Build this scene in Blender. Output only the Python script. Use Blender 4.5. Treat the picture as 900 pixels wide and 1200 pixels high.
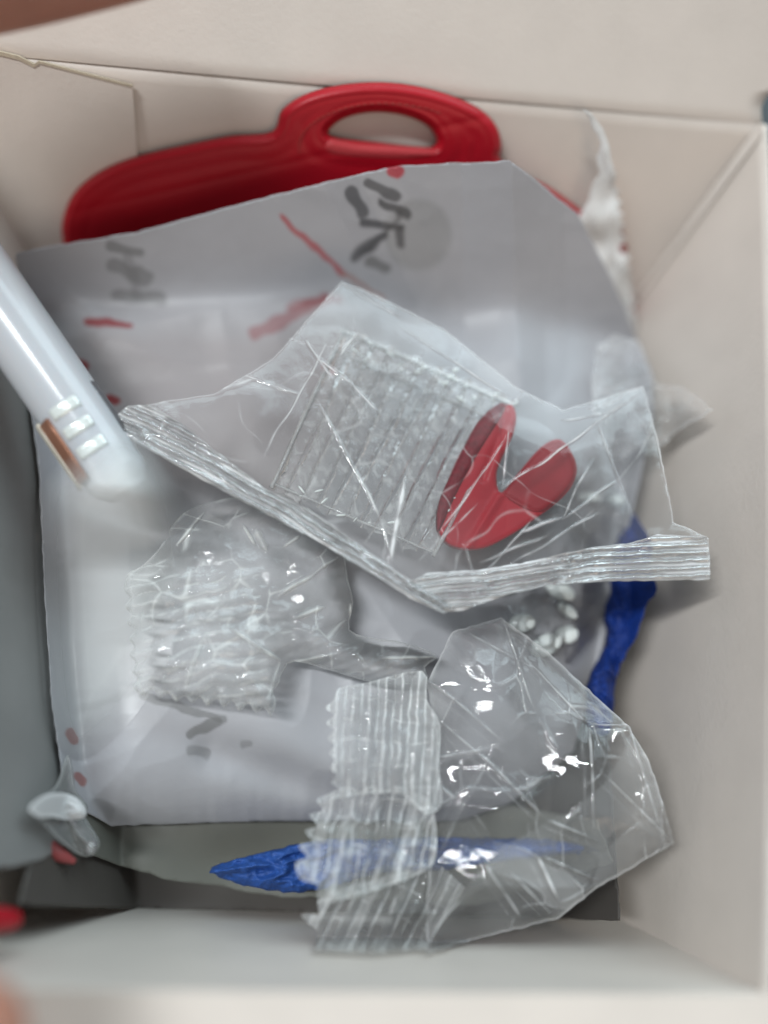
import bpy, math, random
import numpy as np
from mathutils import Matrix, Vector

sc = bpy.context.scene
for o in list(bpy.data.objects):
    bpy.data.objects.remove(o, do_unlink=True)
R_ = random.Random(7)

# ------------------------------------------------------------------ camera
F = 942.0                      # focal length in photo pixels (photo 900 x 1200)
CAM = np.array([0.0, 0.0, 0.190])
def _n(v): v = np.array(v, float); return v / np.linalg.norm(v)
UC = _n((126, 312, 942))                         # world up seen from the camera
XC = _n((11957, -726, -942)); XC = _n(XC - UC * XC.dot(UC))
YC = np.cross(UC, XC)
ROT = np.array([XC, YC, UC])                     # camera -> world
cd = bpy.data.cameras.new('camera'); cam = bpy.data.objects.new('camera', cd)
sc.collection.objects.link(cam); sc.camera = cam
cam.matrix_world = Matrix.Translation(Vector(CAM)) @ Matrix(ROT.tolist()).to_4x4()
cd.sensor_fit = 'VERTICAL'; cd.sensor_height = 36; cd.sensor_width = 27
cd.lens = 36 * F / 1200
cd.clip_start = 0.002; cd.clip_end = 20

def ray(px, py):
    px = np.asarray(px, float); py = np.asarray(py, float)
    v = np.stack([px - 450, -(py - 600), np.full_like(px, -F)], -1)
    return v @ ROT.T
def P(px, py, z):                # point of the place seen at a pixel, at height z
    d = ray(px, py); t = (np.asarray(z, float) - CAM[2]) / d[..., 2]
    return CAM + d * t[..., None]
def PY(px, py, y):               # ... on an upright plane y = const
    d = ray(px, py); t = (np.asarray(y, float) - CAM[1]) / d[..., 1]
    return CAM + d * t[..., None]
foc = P(470., 580., .0455) - CAM
cd.dof.use_dof = True
cd.dof.focus_distance = float(-(foc @ ROT)[2])
cd.dof.aperture_fstop = 2.5

# ------------------------------------------------------------------ light
w = bpy.data.worlds.new('World'); sc.world = w; w.use_nodes = True
bg = w.node_tree.nodes['Background']; bg.inputs[0].default_value = (.80, .83, .86, 1); bg.inputs[1].default_value = .27
def lamp(loc, tgt, sx, sy, e, col):
    l = bpy.data.lights.new('room_light', 'AREA'); l.shape = 'RECTANGLE'; l.size = sx; l.size_y = sy
    l.energy = e; l.color = col
    o = bpy.data.objects.new('room_light', l); sc.collection.objects.link(o); o.location = loc
    o.rotation_euler = (Vector(tgt) - Vector(loc)).to_track_quat('-Z', 'Y').to_euler()
    return o
lamp((.45, 1.3, 1.1), (0, 0, .03), 2.0, 1.2, 25, (.75, .93, 1))       # window beyond the box
for k in range(3):                                                    # three ceiling tubes
    lamp((-.50 - .18 * k, .12, 1.4), (0, 0, .03), .035, .5, 5.0, (.93, .98, 1))
lamp((.5, -1.3, .8), (0, .05, .05), .8, .8, 3.4, (1, .79, .60))         # unseen warm fill added for the room's bounce light
sc.view_settings.view_transform = 'Standard'; sc.view_settings.look = 'None'
sc.view_settings.exposure = 0.20; sc.view_settings.gamma = 1
sc.cycles.max_bounces = 14; sc.cycles.transparent_max_bounces = 40
sc.cycles.glossy_bounces = 5; sc.cycles.diffuse_bounces = 5
sc.cycles.use_denoising = True; sc.cycles.caustics_reflective = False; sc.cycles.caustics_refractive = False
sc.cycles.sample_clamp_indirect = 4

# ------------------------------------------------------------------ materials
def M(name):
    m = bpy.data.materials.new(name); m.use_nodes = True
    nt = m.node_tree; nt.nodes.clear(); return m, nt.nodes, nt.links
def plastic(name, col, rough=.4, spec=.5, grain=0, gscale=300, attr=None, metal=0, bump=0, bscale=60, sss=0, coat=0, trans=0):
    m, N, L = M(name)
    o = N.new('ShaderNodeOutputMaterial'); b = N.new('ShaderNodeBsdfPrincipled'); L.new(b.outputs[0], o.inputs[0])
    b.inputs['Roughness'].default_value = rough; b.inputs['Metallic'].default_value = metal
    b.inputs['Specular IOR Level'].default_value = spec; b.inputs['Coat Weight'].default_value = coat
    b.inputs['Transmission Weight'].default_value = trans
    if sss:
        b.inputs['Subsurface Weight'].default_value = sss; b.inputs['Subsurface Scale'].default_value = .003
        b.inputs['Subsurface Radius'].default_value = (1, .4, .25)
    tc = N.new('ShaderNodeTexCoord')
    if attr:
        a = N.new('ShaderNodeAttribute'); a.attribute_name = attr; src = a.outputs['Color']
    else:
        c = N.new('ShaderNodeRGB'); c.outputs[0].default_value = (*col, 1); src = c.outputs[0]
    if grain:
        n = N.new('ShaderNodeTexNoise'); n.inputs['Scale'].default_value = gscale; n.inputs['Detail'].default_value = 6
        L.new(tc.outputs['Object'], n.inputs['Vector'])
        mr = N.new('ShaderNodeMapRange'); mr.inputs[3].default_value = 1 - grain; mr.inputs[4].default_value = 1 + grain
        mr.inputs[1].default_value = .3; mr.inputs[2].default_value = .7
        L.new(n.outputs[0], mr.inputs[0])
        mx = N.new('ShaderNodeVectorMath'); mx.operation = 'SCALE'
        L.new(src, mx.inputs[0]); L.new(mr.outputs[0], mx.inputs['Scale']); src = mx.outputs[0]
    L.new(src, b.inputs['Base Color'])
    if bump:
        n2 = N.new('ShaderNodeTexNoise'); n2.inputs['Scale'].default_value = bscale; n2.inputs['Detail'].default_value = 5
        L.new(tc.outputs['Object'], n2.inputs['Vector'])
        bp = N.new('ShaderNodeBump'); bp.inputs['Strength'].default_value = 1; bp.inputs['Distance'].default_value = bump
        L.new(n2.outputs[0], bp.inputs['Height']); L.new(bp.outputs[0], b.inputs['Normal'])
    return m
def film(name, rough=.04, haze=.05, col=(1, 1, 1), tint=(.995, .995, .995), gain=2.0, bump=0, bscale=250):
    """thin clear film: what is behind shows through, both faces reflect, creases turn whitish (attribute 'haze')"""
    m, N, L = M(name)
    o = N.new('ShaderNodeOutputMaterial')
    tr = N.new('ShaderNodeBsdfTransparent'); tr.inputs[0].default_value = (*tint, 1)
    gl = N.new('ShaderNodeBsdfGlossy'); gl.inputs['Roughness'].default_value = rough
    fr = N.new('ShaderNodeFresnel'); fr.inputs[0].default_value = 1.5
    mu = N.new('ShaderNodeMath'); mu.operation = 'MULTIPLY'; mu.use_clamp = True; mu.inputs[1].default_value = gain
    L.new(fr.outputs[0], mu.inputs[0])
    m1 = N.new('ShaderNodeMixShader'); L.new(mu.outputs[0], m1.inputs[0]); L.new(tr.outputs[0], m1.inputs[1]); L.new(gl.outputs[0], m1.inputs[2])
    df = N.new('ShaderNodeBsdfDiffuse'); df.inputs[0].default_value = (*col, 1)
    tl = N.new('ShaderNodeBsdfTranslucent'); tl.inputs[0].default_value = (*col, 1)
    ms = N.new('ShaderNodeMixShader'); ms.inputs[0].default_value = .4; L.new(df.outputs[0], ms.inputs[1]); L.new(tl.outputs[0], ms.inputs[2])
    a = N.new('ShaderNodeAttribute'); a.attribute_name = 'haze'
    ad = N.new('ShaderNodeMath'); ad.operation = 'ADD'; ad.use_clamp = True; ad.inputs[1].default_value = haze
    L.new(a.outputs['Fac'], ad.inputs[0])
    m2 = N.new('ShaderNodeMixShader'); L.new(ad.outputs[0], m2.inputs[0]); L.new(m1.outputs[0], m2.inputs[1]); L.new(ms.outputs[0], m2.inputs[2])
    L.new(m2.outputs[0], o.inputs[0])
    if bump:
        tc = N.new('ShaderNodeTexCoord'); n2 = N.new('ShaderNodeTexNoise'); n2.inputs['Scale'].default_value = bscale; n2.inputs['Detail'].default_value = 3
        L.new(tc.outputs['Object'], n2.inputs['Vector'])
        bp = N.new('ShaderNodeBump'); bp.inputs['Distance'].default_value = bump; L.new(n2.outputs[0], bp.inputs['Height'])
        L.new(bp.outputs[0], gl.inputs['Normal'])
    return m
MAT = dict(
    board=plastic('coated_board', (.67, .605, .55), .42, .4, grain=.03, gscale=90, bump=.00006, bscale=900),
    board_cut=plastic('raw_board_edge', (.50, .43, .33), .8, .2, grain=.12, gscale=1500),
    table=plastic('dark_table', (.02, .028, .035), .5, .4, grain=.3, gscale=30),
    red=plastic('glossy_red_plastic', (.43, .003, .014), .40, .35, grain=.06, gscale=60, bump=.00004, bscale=500),
    redline=plastic('pale_red_stitch', (.42, .04, .04), .5, .4),
    pouch=plastic('printed_white_film', (.6, .6, .6), .46, .5, attr='ink', grain=.025, gscale=60, bump=.00012, bscale=260),
    sachet=plastic('white_sachet_paper', (.56, .56, .56), .5, .4, attr='ink', grain=.04, gscale=80, bump=.0001, bscale=500),
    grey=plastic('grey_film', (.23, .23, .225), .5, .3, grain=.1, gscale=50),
    olive=plastic('greenish_grey_film', (.15, .15, .13), .5, .3, grain=.1, gscale=50),
    tube=plastic('white_tube_plastic', (.50, .52, .55), .18, .6, grain=.02, gscale=40, sss=.1),
    slot=plastic('grey_slot', (.10, .10, .11), .35, .5),
    silver=plastic('silvery_foil_stripe', (.86, .92, .89), .2, .6, metal=.35, bump=.0002, bscale=400),
    copper=plastic('copper_foil', (.42, .20, .13), .35, .5, metal=.6),
    cream=plastic('cream_plastic', (.62, .57, .48), .35, .5),
    blue=plastic('blue_cloth', (.004, .030, .20), .6, .4, grain=.25, gscale=900, bump=.0002, bscale=1500),
    blue2=plastic('light_blue_cloth', (.02, .075, .29), .6, .4, grain=.2, gscale=900, bump=.0002, bscale=1500),
    skin=plastic('skin', (.50, .235, .165), .5, .4, grain=.08, gscale=120, bump=.0002, bscale=900, sss=.25),
    nail=plastic('fingernail', (.62, .36, .30), .25, .5),
    film=film('clear_film', .035, .02, gain=.95, bump=.00003, bscale=500),
    film2=film('crinkled_clear_film', .05, .05, col=(.96, .98, .96), gain=1.3, bump=.00022, bscale=520),
    seal=film('heat_seal_film', .04, .05, gain=2.8, bump=.0003, bscale=600),
    rib=film('ribbed_clear_plastic', .06, .10, col=(.98, .99, .98), tint=(.99, .99, .99), gain=1.5, bump=.00022, bscale=500),
    redclear=plastic('translucent_red_plastic', (.40, .001, .014), .30, .4, grain=.05, gscale=200, sss=.15),
    redlip=plastic('lighter_red_plastic', (.55, .05, .06), .4, .4),
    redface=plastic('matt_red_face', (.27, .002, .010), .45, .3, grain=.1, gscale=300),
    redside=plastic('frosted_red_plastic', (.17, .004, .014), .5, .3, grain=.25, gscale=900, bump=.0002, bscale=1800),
    glint=plastic('white_glint', (.85, .90, .88), .2, .7),
    sleeve=film('milky_sleeve_film', .25, .03, col=(.96, .98, .97), gain=.4),
    traymat=film('tray_plastic', .06, .05, col=(.98, .99, .98), tint=(.996, .996, .996), gain=1.0, bump=.00016, bscale=450),
    blister=film('blister_plastic', .05, .12, gain=3.2, bump=.0004, bscale=300),
)

# ------------------------------------------------------------------ object helpers
C = sc.collection
def link(o, parent=None):
    C.objects.link(o)
    if parent is not None: o.parent = parent
    return o
def thing(name, label, cat, loc=(0, 0, 0), group=None):
    o = bpy.data.objects.new(name, None); C.objects.link(o); o.empty_display_size = .01
    o['label'] = label; o['category'] = cat
    if group: o['group'] = group
    return o
def tag(o, label, cat, group=None):
    o['label'] = label; o['category'] = cat
    if group: o['group'] = group
    return o
def mesh(name, co, faces, mat, parent=None, smooth=True, attrs=None):
    me = bpy.data.meshes.new(name)
    co = np.asarray(co, np.float32)
    if isinstance(faces, np.ndarray):
        n = len(faces)
        me.vertices.add(len(co)); me.vertices.foreach_set('co', co.ravel())
        me.loops.add(n * 4); me.loops.foreach_set('vertex_index', faces.astype(np.int32).ravel())
        me.polygons.add(n); me.polygons.foreach_set('loop_start', np.arange(0, n * 4, 4, dtype=np.int32))
        me.update(calc_edges=True)
    else:
        me.from_pydata(co.tolist(), [], faces)
    me.polygons.foreach_set('use_smooth', [smooth] * len(me.polygons))
    for k, v in (attrs or {}).items():
        v = np.asarray(v, np.float32)
        if v.ndim == 1:
            a = me.attributes.new(k, 'FLOAT', 'POINT'); a.data.foreach_set('value', v)
        else:
            a = me.attributes.new(k, 'FLOAT_COLOR', 'POINT')
            a.data.foreach_set('color', np.concatenate([v, np.ones((len(v), 1))], 1).astype(np.float32).ravel())
    me.materials.append(mat if not isinstance(mat, str) else MAT[mat]); me.validate(); me.update()
    return link(bpy.data.objects.new(name, me), parent)

def smoothpoly(pts, k=6):
    p = np.array(pts, float); n = len(p); out = []
    for i in range(n):
        a, b, c, d = p[i - 1], p[i], p[(i + 1) % n], p[(i + 2) % n]
        for j in range(k):
            t = j / k
            out.append(.5 * (2 * b + (c - a) * t + (2 * a - 5 * b + 4 * c - d) * t * t + (3 * b - a - 3 * c + d) * t ** 3))
    return np.array(out)
def densify(pts, amp=0., step=5., seed=0):
    """straight outline cut into short pieces with a slightly uneven edge"""
    r = np.random.RandomState(seed); p = np.array(pts, float); out = []
    for i in range(len(p)):
        a, b = p[i], p[(i + 1) % len(p)]; n = max(1, int(np.hypot(*(b - a)) / step))
        for j in range(n):
            out.append(a + (b - a) * j / n + r.uniform(-amp, amp, 2))
    return np.array(out)
def topx(p):
    v = (np.array(p) - CAM) @ ROT; return (450 + v[0] / -v[2] * F, 600 - v[1] / -v[2] * F)
def inside(X, Y, poly):
    r = np.zeros(X.shape, bool); n = len(poly)
    for i in range(n):
        x0, y0 = poly[i]; x1, y1 = poly[(i + 1) % n]
        if y0 == y1: continue
        r ^= ((y0 > Y) != (y1 > Y)) & (X < (x1 - x0) * (Y - y0) / (y1 - y0) + x0)
    return r
def segdist(X, Y, x0, y0, x1, y1, param=False):
    dx, dy = x1 - x0, y1 - y0; t = np.clip(((X - x0) * dx + (Y - y0) * dy) / (dx * dx + dy * dy + 1e-9), 0, 1)
    d = np.hypot(X - x0 - t * dx, Y - y0 - t * dy)
    return (d, t) if param else d
def edgedist(X, Y, poly):
    d = np.full(X.shape, 1e9)
    for i in range(len(poly)):
        d = np.minimum(d, segdist(X, Y, *poly[i], *poly[(i + 1) % len(poly)]))
    return d
def nearest(X, Y, poly):
    bd = np.full(X.shape, 1e9); bx = X.copy(); by = Y.copy()
    for i in range(len(poly)):
        x0, y0 = poly[i]; x1, y1 = poly[(i + 1) % len(poly)]
        dx, dy = x1 - x0, y1 - y0; t = np.clip(((X - x0) * dx + (Y - y0) * dy) / (dx * dx + dy * dy + 1e-9), 0, 1)
        qx, qy = x0 + t * dx, y0 + t * dy; d = np.hypot(X - qx, Y - qy); k = d < bd
        bd[k] = d[k]; bx[k] = qx[k]; by[k] = qy[k]
    return bx, by
def vnoise(X, Y, scale, seed):
    r = np.random.RandomState(seed); T = r.rand(64, 64)
    x = X / scale + 17.3; y = Y / scale + 9.1
    xi = np.floor(x).astype(int); yi = np.floor(y).astype(int); fx = x - xi; fy = y - yi
    fx = fx * fx * (3 - 2 * fx); fy = fy * fy * (3 - 2 * fy)
    g = lambda a, b: T[a % 64, b % 64]
    return (g(xi, yi) * (1 - fx) + g(xi + 1, yi) * fx) * (1 - fy) + (g(xi, yi + 1) * (1 - fx) + g(xi + 1, yi + 1) * fx) * fy
def ridged(X, Y, scale, seed, octs=3):
    z = 0; a = 1.
    for k in range(octs):
        wx = X + scale * .5 * vnoise(X, Y, scale * 1.3, seed + 31 + k); wy = Y + scale * .5 * vnoise(X, Y, scale * 1.3, seed + 57 + k)
        z = z + a * (1 - np.abs(2 * vnoise(wx, wy, scale, seed + k) - 1)) ; scale *= .52; a *= .5
    return z
def creases(X, Y, lines):
    """lines: (x0,y0,x1,y1,h,w) narrow raised folds; returns height (mm) and 0..1 crease amount"""
    z = np.zeros(X.shape); c = np.zeros(X.shape)
    for x0, y0, x1, y1, h, wd in lines:
        wob = 2.2 * (vnoise(X, Y, 34, 5) - .5) * 2
        d, t = segdist(X + wob, Y + wob, x0, y0, x1, y1, True)
        tp = np.clip(np.minimum(t, 1 - t) * 5, .12, 1); br = .35 + 1.1 * vnoise(X, Y, 11, 71) * vnoise(X, Y, 37, 72) * 2
        e = np.exp(-(d / (wd * .72 * (.45 + .55 * tp))) ** 2) * tp ** .5
        z += h * e; c = np.maximum(c, np.clip(e * br, 0, 1.2) * min(1.3, .3 + .75 * h))
    return z, c
def proj_z(X, Y, z): return P(X, Y, z)
def facets(X, Y, n, seed, box, stretch=1.):
    """flat patches between folds: a level per patch and a faceted height"""
    r = np.random.RandomState(seed); x0, y0, x1, y1 = box; best = np.full(X.shape, 1e18); lev = np.zeros(X.shape); h = np.full(X.shape, -1e9); sec = np.full(X.shape, 1e18); X = X + 8 * (vnoise(X, Y, 25, seed) - .5); Y = Y + 8 * (vnoise(X, Y, 25, seed + 1) - .5)
    for k in range(n):
        cx, cy = r.uniform(x0, x1), r.uniform(y0, y1); a = r.uniform(0, math.pi); l = r.rand(); wx, wy = X - cx, Y - cy
        d = (wx * math.cos(a) + wy * math.sin(a)) ** 2 * stretch + (-wx * math.sin(a) + wy * math.cos(a)) ** 2 / stretch + r.uniform(0, 900)
        kk = d < best; sec = np.where(kk, best, np.minimum(sec, d)); best = np.where(kk, d, best); lev[kk] = l
        g = r.uniform(-1, 1, 2); h = np.maximum(h, (g[0] * wx + g[1] * wy) / 100 - r.uniform(0, .3))
    line = np.exp(-((np.sqrt(sec) - np.sqrt(best)) / 1.6) ** 2) * np.clip(vnoise(X, Y, 19, seed + 2) * 2.2 - .6, 0, 1)  # fold lines, also whitened as painted highlights
    return lev, h, line
def sheet(name, poly, zfun, mat, parent=None, step=2., proj=proj_z, attrs=None, holes=(), thick=0., back=0., lift=.0025):
    """a sheet of film or board: regular small faces inside the outline, its rim snapped to the outline; thick > 0 adds a lower face and a rim"""
    poly = np.asarray(poly, float)
    x0, y0 = poly.min(0) - step; x1, y1 = poly.max(0) + step
    gx = np.arange(x0, x1, step); gy = np.arange(y0, y1, step); nx, ny = len(gx), len(gy)
    cx, cy = np.meshgrid(gx[:-1] + step / 2, gy[:-1] + step / 2)
    k = inside(cx, cy, poly)
    for h in holes: k &= ~inside(cx, cy, np.asarray(h, float))
    jj, ii = np.nonzero(k)
    q = np.stack([jj * nx + ii, (jj + 1) * nx + ii, (jj + 1) * nx + ii + 1, jj * nx + ii + 1], 1)
    used, inv = np.unique(q, return_inverse=True); q = inv.reshape(-1, 4)
    X = gx[used % nx].copy(); Y = gy[used // nx].copy()
    e = np.concatenate([q[:, [0, 1]], q[:, [1, 2]], q[:, [2, 3]], q[:, [3, 0]]])
    es = np.sort(e, 1); key = es[:, 0].astype(np.int64) * (len(used) + 1) + es[:, 1]
    uk, idx, cnt = np.unique(key, return_index=True, return_counts=True)
    be = e[idx[cnt == 1]]; bv = np.unique(be)
    bx, by = X[bv], Y[bv]; nx_, ny_ = nearest(bx, by, poly); d = np.hypot(nx_ - bx, ny_ - by)
    for h in holes:
        hx, hy = nearest(bx, by, np.asarray(h, float)); dh = np.hypot(hx - bx, hy - by); kk = dh < d
        nx_[kk] = hx[kk]; ny_[kk] = hy[kk]; d[kk] = dh[kk]
    X[bv] = nx_; Y[bv] = ny_
    z = zfun(X, Y)
    if proj is proj_z: z = np.maximum(z, zwall(X, Y, back) + lift)
    co = proj(X, Y, z); at = {}
    for kx, fn in (attrs or {}).items(): at[kx] = fn(X, Y)
    if thick:
        n = len(co); off = np.array([0, 0, -thick]) if proj is proj_z else -NB * thick
        co = np.concatenate([co, co + off])
        q = np.concatenate([q, q[:, ::-1] + n, np.stack([be[:, 1], be[:, 0], be[:, 0] + n, be[:, 1] + n], 1)])
        at = {kx: np.concatenate([v, v]) for kx, v in at.items()}
    return mesh(name, co, q, mat, parent, True, at)
def slab(name, quad, t, mat, parent=None):
    """flat board between four corners, t = thickness vector"""
    a = np.array(quad, float); n = len(a); co = np.concatenate([a, a + np.array(t)])
    f = [tuple(range(n)), tuple(range(2 * n - 1, n - 1, -1))] + [(i, i + n, (i + 1) % n + n, (i + 1) % n) for i in range(n)]
    return mesh(name, co, f, mat, parent, False)
def sweep(name, path, rad, mat, parent=None, sides=24, lump=0, seed=0, flat=1., twist=0., cap=True, sub=8):
    """a round body along world points with a radius at each; lump folds its surface"""
    p = np.array(path, float); r = np.array(rad, float)
    pts, rr = [], []
    for i in range(len(p) - 1):
        a, b, c, d = p[max(i - 1, 0)], p[i], p[i + 1], p[min(i + 2, len(p) - 1)]
        for j in range(sub):
            t = j / sub; pts.append(.5 * (2 * b + (c - a) * t + (2 * a - 5 * b + 4 * c - d) * t * t + (3 * b - a - 3 * c + d) * t ** 3))
            s = t * t * (3 - 2 * t); rr.append(r[i] * (1 - s) + r[i + 1] * s)
    pts.append(p[-1]); rr.append(r[-1]); pts = np.array(pts); n = len(pts)
    T = np.gradient(pts, axis=0); T /= np.linalg.norm(T, axis=1)[:, None]
    S = np.cross(T, [0, 0, 1.]); S /= np.linalg.norm(S, axis=1)[:, None]; U = np.cross(S, T)
    co = []; rs = np.random.RandomState(seed)
    for i in range(n):
        for k in range(sides):
            th = 2 * math.pi * k / sides
            l = 1 + lump * (math.sin(3 * th + twist * i * .3 + 1) * .5 + math.sin(7 * th - twist * i * .5) * .35 + math.sin(i * 1.3 + 2 * th) * .10)
            a = th + twist * i * .05
            v = math.cos(th) * S[i] + flat * math.sin(th) * U[i]
            if twist:
                v = math.cos(th) * (math.cos(a) * S[i] + math.sin(a) * U[i]) + flat * math.sin(th) * (-math.sin(a) * S[i] + math.cos(a) * U[i])
            co.append(pts[i] + rr[i] * l * v)
    f = [(i * sides + k, i * sides + (k + 1) % sides, (i + 1) * sides + (k + 1) % sides, (i + 1) * sides + k) for i in range(n - 1) for k in range(sides)]
    if cap: f += [tuple(range(sides))[::-1], tuple((n - 1) * sides + k for k in range(sides))]
    return mesh(name, co, f, mat, parent)
def dome(name, c, ax, ay, az, mat, parent=None, nu=28, nv=9, full=False, ang=0.):
    co, f = [], []; lo = -math.pi / 2 if full else 0
    for j in range(nv + 1):
        ph = lo + (math.pi / 2 - lo) * j / nv * .985
        for i in range(nu):
            th = 2 * math.pi * i / nu; x, y = ax * math.cos(th) * math.cos(ph), ay * math.sin(th) * math.cos(ph)
            co.append((c[0] + x * math.cos(ang) - y * math.sin(ang), c[1] + x * math.sin(ang) + y * math.cos(ang), c[2] + az * math.sin(ph)))
    for j in range(nv):
        for i in range(nu): f.append((j * nu + i, j * nu + (i + 1) % nu, (j + 1) * nu + (i + 1) % nu, (j + 1) * nu + i))
    f += [tuple(nv * nu + i for i in range(nu)), tuple(range(nu))[::-1]]
    return mesh(name, co, f, mat, parent)

# ------------------------------------------------------------------ the carton
H = .060
# rim corners and base corners (the back leans outwards, pulled open by its lid)
TRr, BRr, BLr, TLr = [tuple(P(x, y, H)) for x, y in ((897., 146.), (902., 1166.), (-90., 1158.), (-110., 55.))]
def _base(rim, mid, zm):         # run the corner edge from the rim through a lower point down to the floor
    r, m = np.array(rim), np.array(mid); return tuple(r + (m - r) * (H / (H - zm)))
TRb = _base(TRr, P(748., 350., .022), .022); BRb = _base(BRr, P(772., 1100., .022), .022)
BLb = _base(BLr, P(0., 1085., .022), .022); TLb = _base(TLr, P(8., 292., .030), .030)
_bn = _n(np.cross(np.array(TLr) - np.array(TRr), np.array(TRb) - np.array(TRr))); TLb = (TLb[0], TLb[1] - _bn.dot(np.array(TLb) - np.array(TRr)) / _bn[1], 0.)
print('corners', TRr, BRr, BLr, TLr, TRb, BRb, BLb, TLb)
def _plane(a, b, c, inner=(0, .04, .03)):
    a, b, c = map(np.array, (a, b, c)); n = _n(np.cross(b - a, c - a))
    if n.dot(np.array(inner) - a) < 0: n = -n
    return n, float(n.dot(a))
WP = dict(back=_plane(TRr, TLr, TRb), right=_plane(TRr, BRr, TRb), front=_plane(BRr, BLr, BRb), left=_plane(TLr, BLr, TLb))
XR, YF, XL = BRr[0], BRr[1], BLr[0]
def zwall(X, Y, back=0.):
    """height at which the line of sight meets a wall of the box"""
    d = ray(X, Y); z = np.zeros(np.shape(X))
    for k, (n, c) in WP.items():
        c = c + (back if k == 'back' else 0)
        den = d @ n; t = (c - n.dot(CAM)) / np.where(np.abs(den) < 1e-9, 1e-9, den)
        zz = CAM[2] + d[..., 2] * t
        z = np.where((t > 0) & (den < 0), np.maximum(z, zz), z)
    return np.minimum(z, H + .02)
def PB(px, py, off):             # point on the back wall's plane, off metres in front of it
    n, c = WP['back']; d = ray(px, py); t = (c + np.asarray(off, float) - n.dot(CAM)) / (d @ n)
    return CAM + d * t[..., None]
NB = WP['back'][0]
T = .0006
tt = slab('table_top', [(-1.5, -1.5, -.004), (1.5, -1.5, -.004), (1.5, 1.5, -.004), (-1.5, 1.5, -.004)], (0, 0, -.03), 'table'); tt['kind'] = 'structure'
box = thing('open_carton', 'open white coated cardboard box seen from above holding all the packets', 'box')
slab('base_panel', [BLb, BRb, TRb, TLb], (0, 0, -T), 'board', box)
def wall_panel(name, a, b, at, bt, parent, n=60, bow=.0006):
    """a wall board from its base a-b to its rim at-bt, with a slight outward bow"""
    a, b, at, bt = map(np.array, (a, b, at, bt)); co = []; f = []; m = 24
    nr = _n(np.cross(b - a, at - a)); nr = nr if nr.dot(a - np.array([0, .04, .03])) > 0 else -nr
    for j in range(m + 1):
        v = j / m
        for i in range(n + 1):
            u = i / n; p = (a + (b - a) * u) * (1 - v) + (at + (bt - at) * u) * v
            co.append(p + nr * bow * math.sin(math.pi * u) * math.sin(math.pi * v * .8))
    for j in range(m):
        for i in range(n): q = j * (n + 1) + i; f.append((q, q + 1, q + n + 2, q + n + 1))
    k = len(co); co += [c + nr * T for c in co]
    f += [(q[3] + k, q[2] + k, q[1] + k, q[0] + k) for q in f[:]]
    e = [(i, i + 1) for i in range(n)] + [(m * (n + 1) + i, m * (n + 1) + i + 1) for i in range(n)]
    f += [(p, q, q + k, p + k) for p, q in e]
    return mesh(name, co, f, 'board', parent)
wall_panel('back_wall', TLb, TRb, TLr, TRr, box)
wall_panel('front_wall', BLb, BRb, BLr, BRr, box)
wall_panel('side_wall', BRb, TRb, BRr, TRr, box, bow=.002)
wall_panel('side_wall', BLb, TLb, BLr, TLr, box)
# glued fold of board running up the far right corner
a0, a1 = np.array(TRb), np.array(TRr); eB = _n(np.array(TLr) - a1); eR = _n(np.array(BRr) - a1)
slab('corner_fold', [a0 + eR * .0010 + eB * .0004, a1 + eR * .0026 + eB * .0006, a1 + eB * .0020 + eR * .0006, a0 + eB * .0010 + eR * .0006], (0, .0002, .0004), 'board', box)
# lid, folded outward from the back rim
rb = _n(np.array(TRr) - np.array(TLr)); ob = _n(np.cross([0, 0, 1.], rb))
lid_c, q_, z_ = [], 0., 0.
ss = [0, .0004, .0008, .0012, .0016, .002, .0026, .0032, .004, .005, .006, .0068, .0076, .0084, .0095, .012, .02, .03, .045, .06, .09]
for k in range(len(ss)):
    if k:
        an = math.radians(20 + 26 * min(1, ss[k] / .003)); ds = ss[k] - ss[k - 1]; q_ += ds * math.sin(an); z_ += ds * math.cos(an)
    lid_c.append((ss[k], q_, z_))
def notch(s_):
    return -.0006 - .0016 * math.exp(-((s_ - .0035) / .0028) ** 2) + (.0 if s_ < .006 else min(.012, (s_ - .006) * 3.))
co, f = [], []; nu = 50
for s_, q, z in lid_c:
    for i in range(nu + 1):
        u = -.20 + (.20 + notch(s_)) * i / nu
        co.append(np.array(TRr) + rb * u + ob * q + np.array([0, 0, z]))
for j_ in range(len(lid_c) - 1):
    for i in range(nu): q = j_ * (nu + 1) + i; f.append((q, q + 1, q + nu + 2, q + nu + 1))
k = len(co); co += [c + np.array([0, .0005, -.0002]) for c in co]
f += [(a[3] + k, a[2] + k, a[1] + k, a[0] + k) for a in f[:]]
f += [(j_ * (nu + 1) + nu, j_ * (nu + 1) + nu + k, (j_ + 1) * (nu + 1) + nu + k, (j_ + 1) * (nu + 1) + nu) for j_ in range(len(lid_c) - 1)]
mesh('lid_flap', co, f, 'board', box)
slab('front_flap', [tuple(np.array(BLr) + (-.03, 0, .0002)), tuple(np.array(BRr) + (.001, 0, .0002)), (XR + .003, YF - .06, H - .012), (XL - .01, YF - .06, H - .012)], (0, 0, -T), 'board', box)
e = np.array([.0006, 0, 0])
slab('dust_flap', [np.array(BRr) + e + (0, .002, 0), np.array(TRr) + e + (0, -.005, 0), np.array(TRr) + (.030, -.014, -.034), np.array(BRr) + (.030, .012, -.034)], (0, 0, -T), 'board', box)
slab('dust_flap', [np.array(BLr) - e + (0, .002, 0), np.array(TLr) - e + (0, -.005, 0), np.array(TLr) + (-.030, -.014, -.034), np.array(BLr) + (-.030, .012, -.034)], (0, 0, -T), 'board', box)
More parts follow.
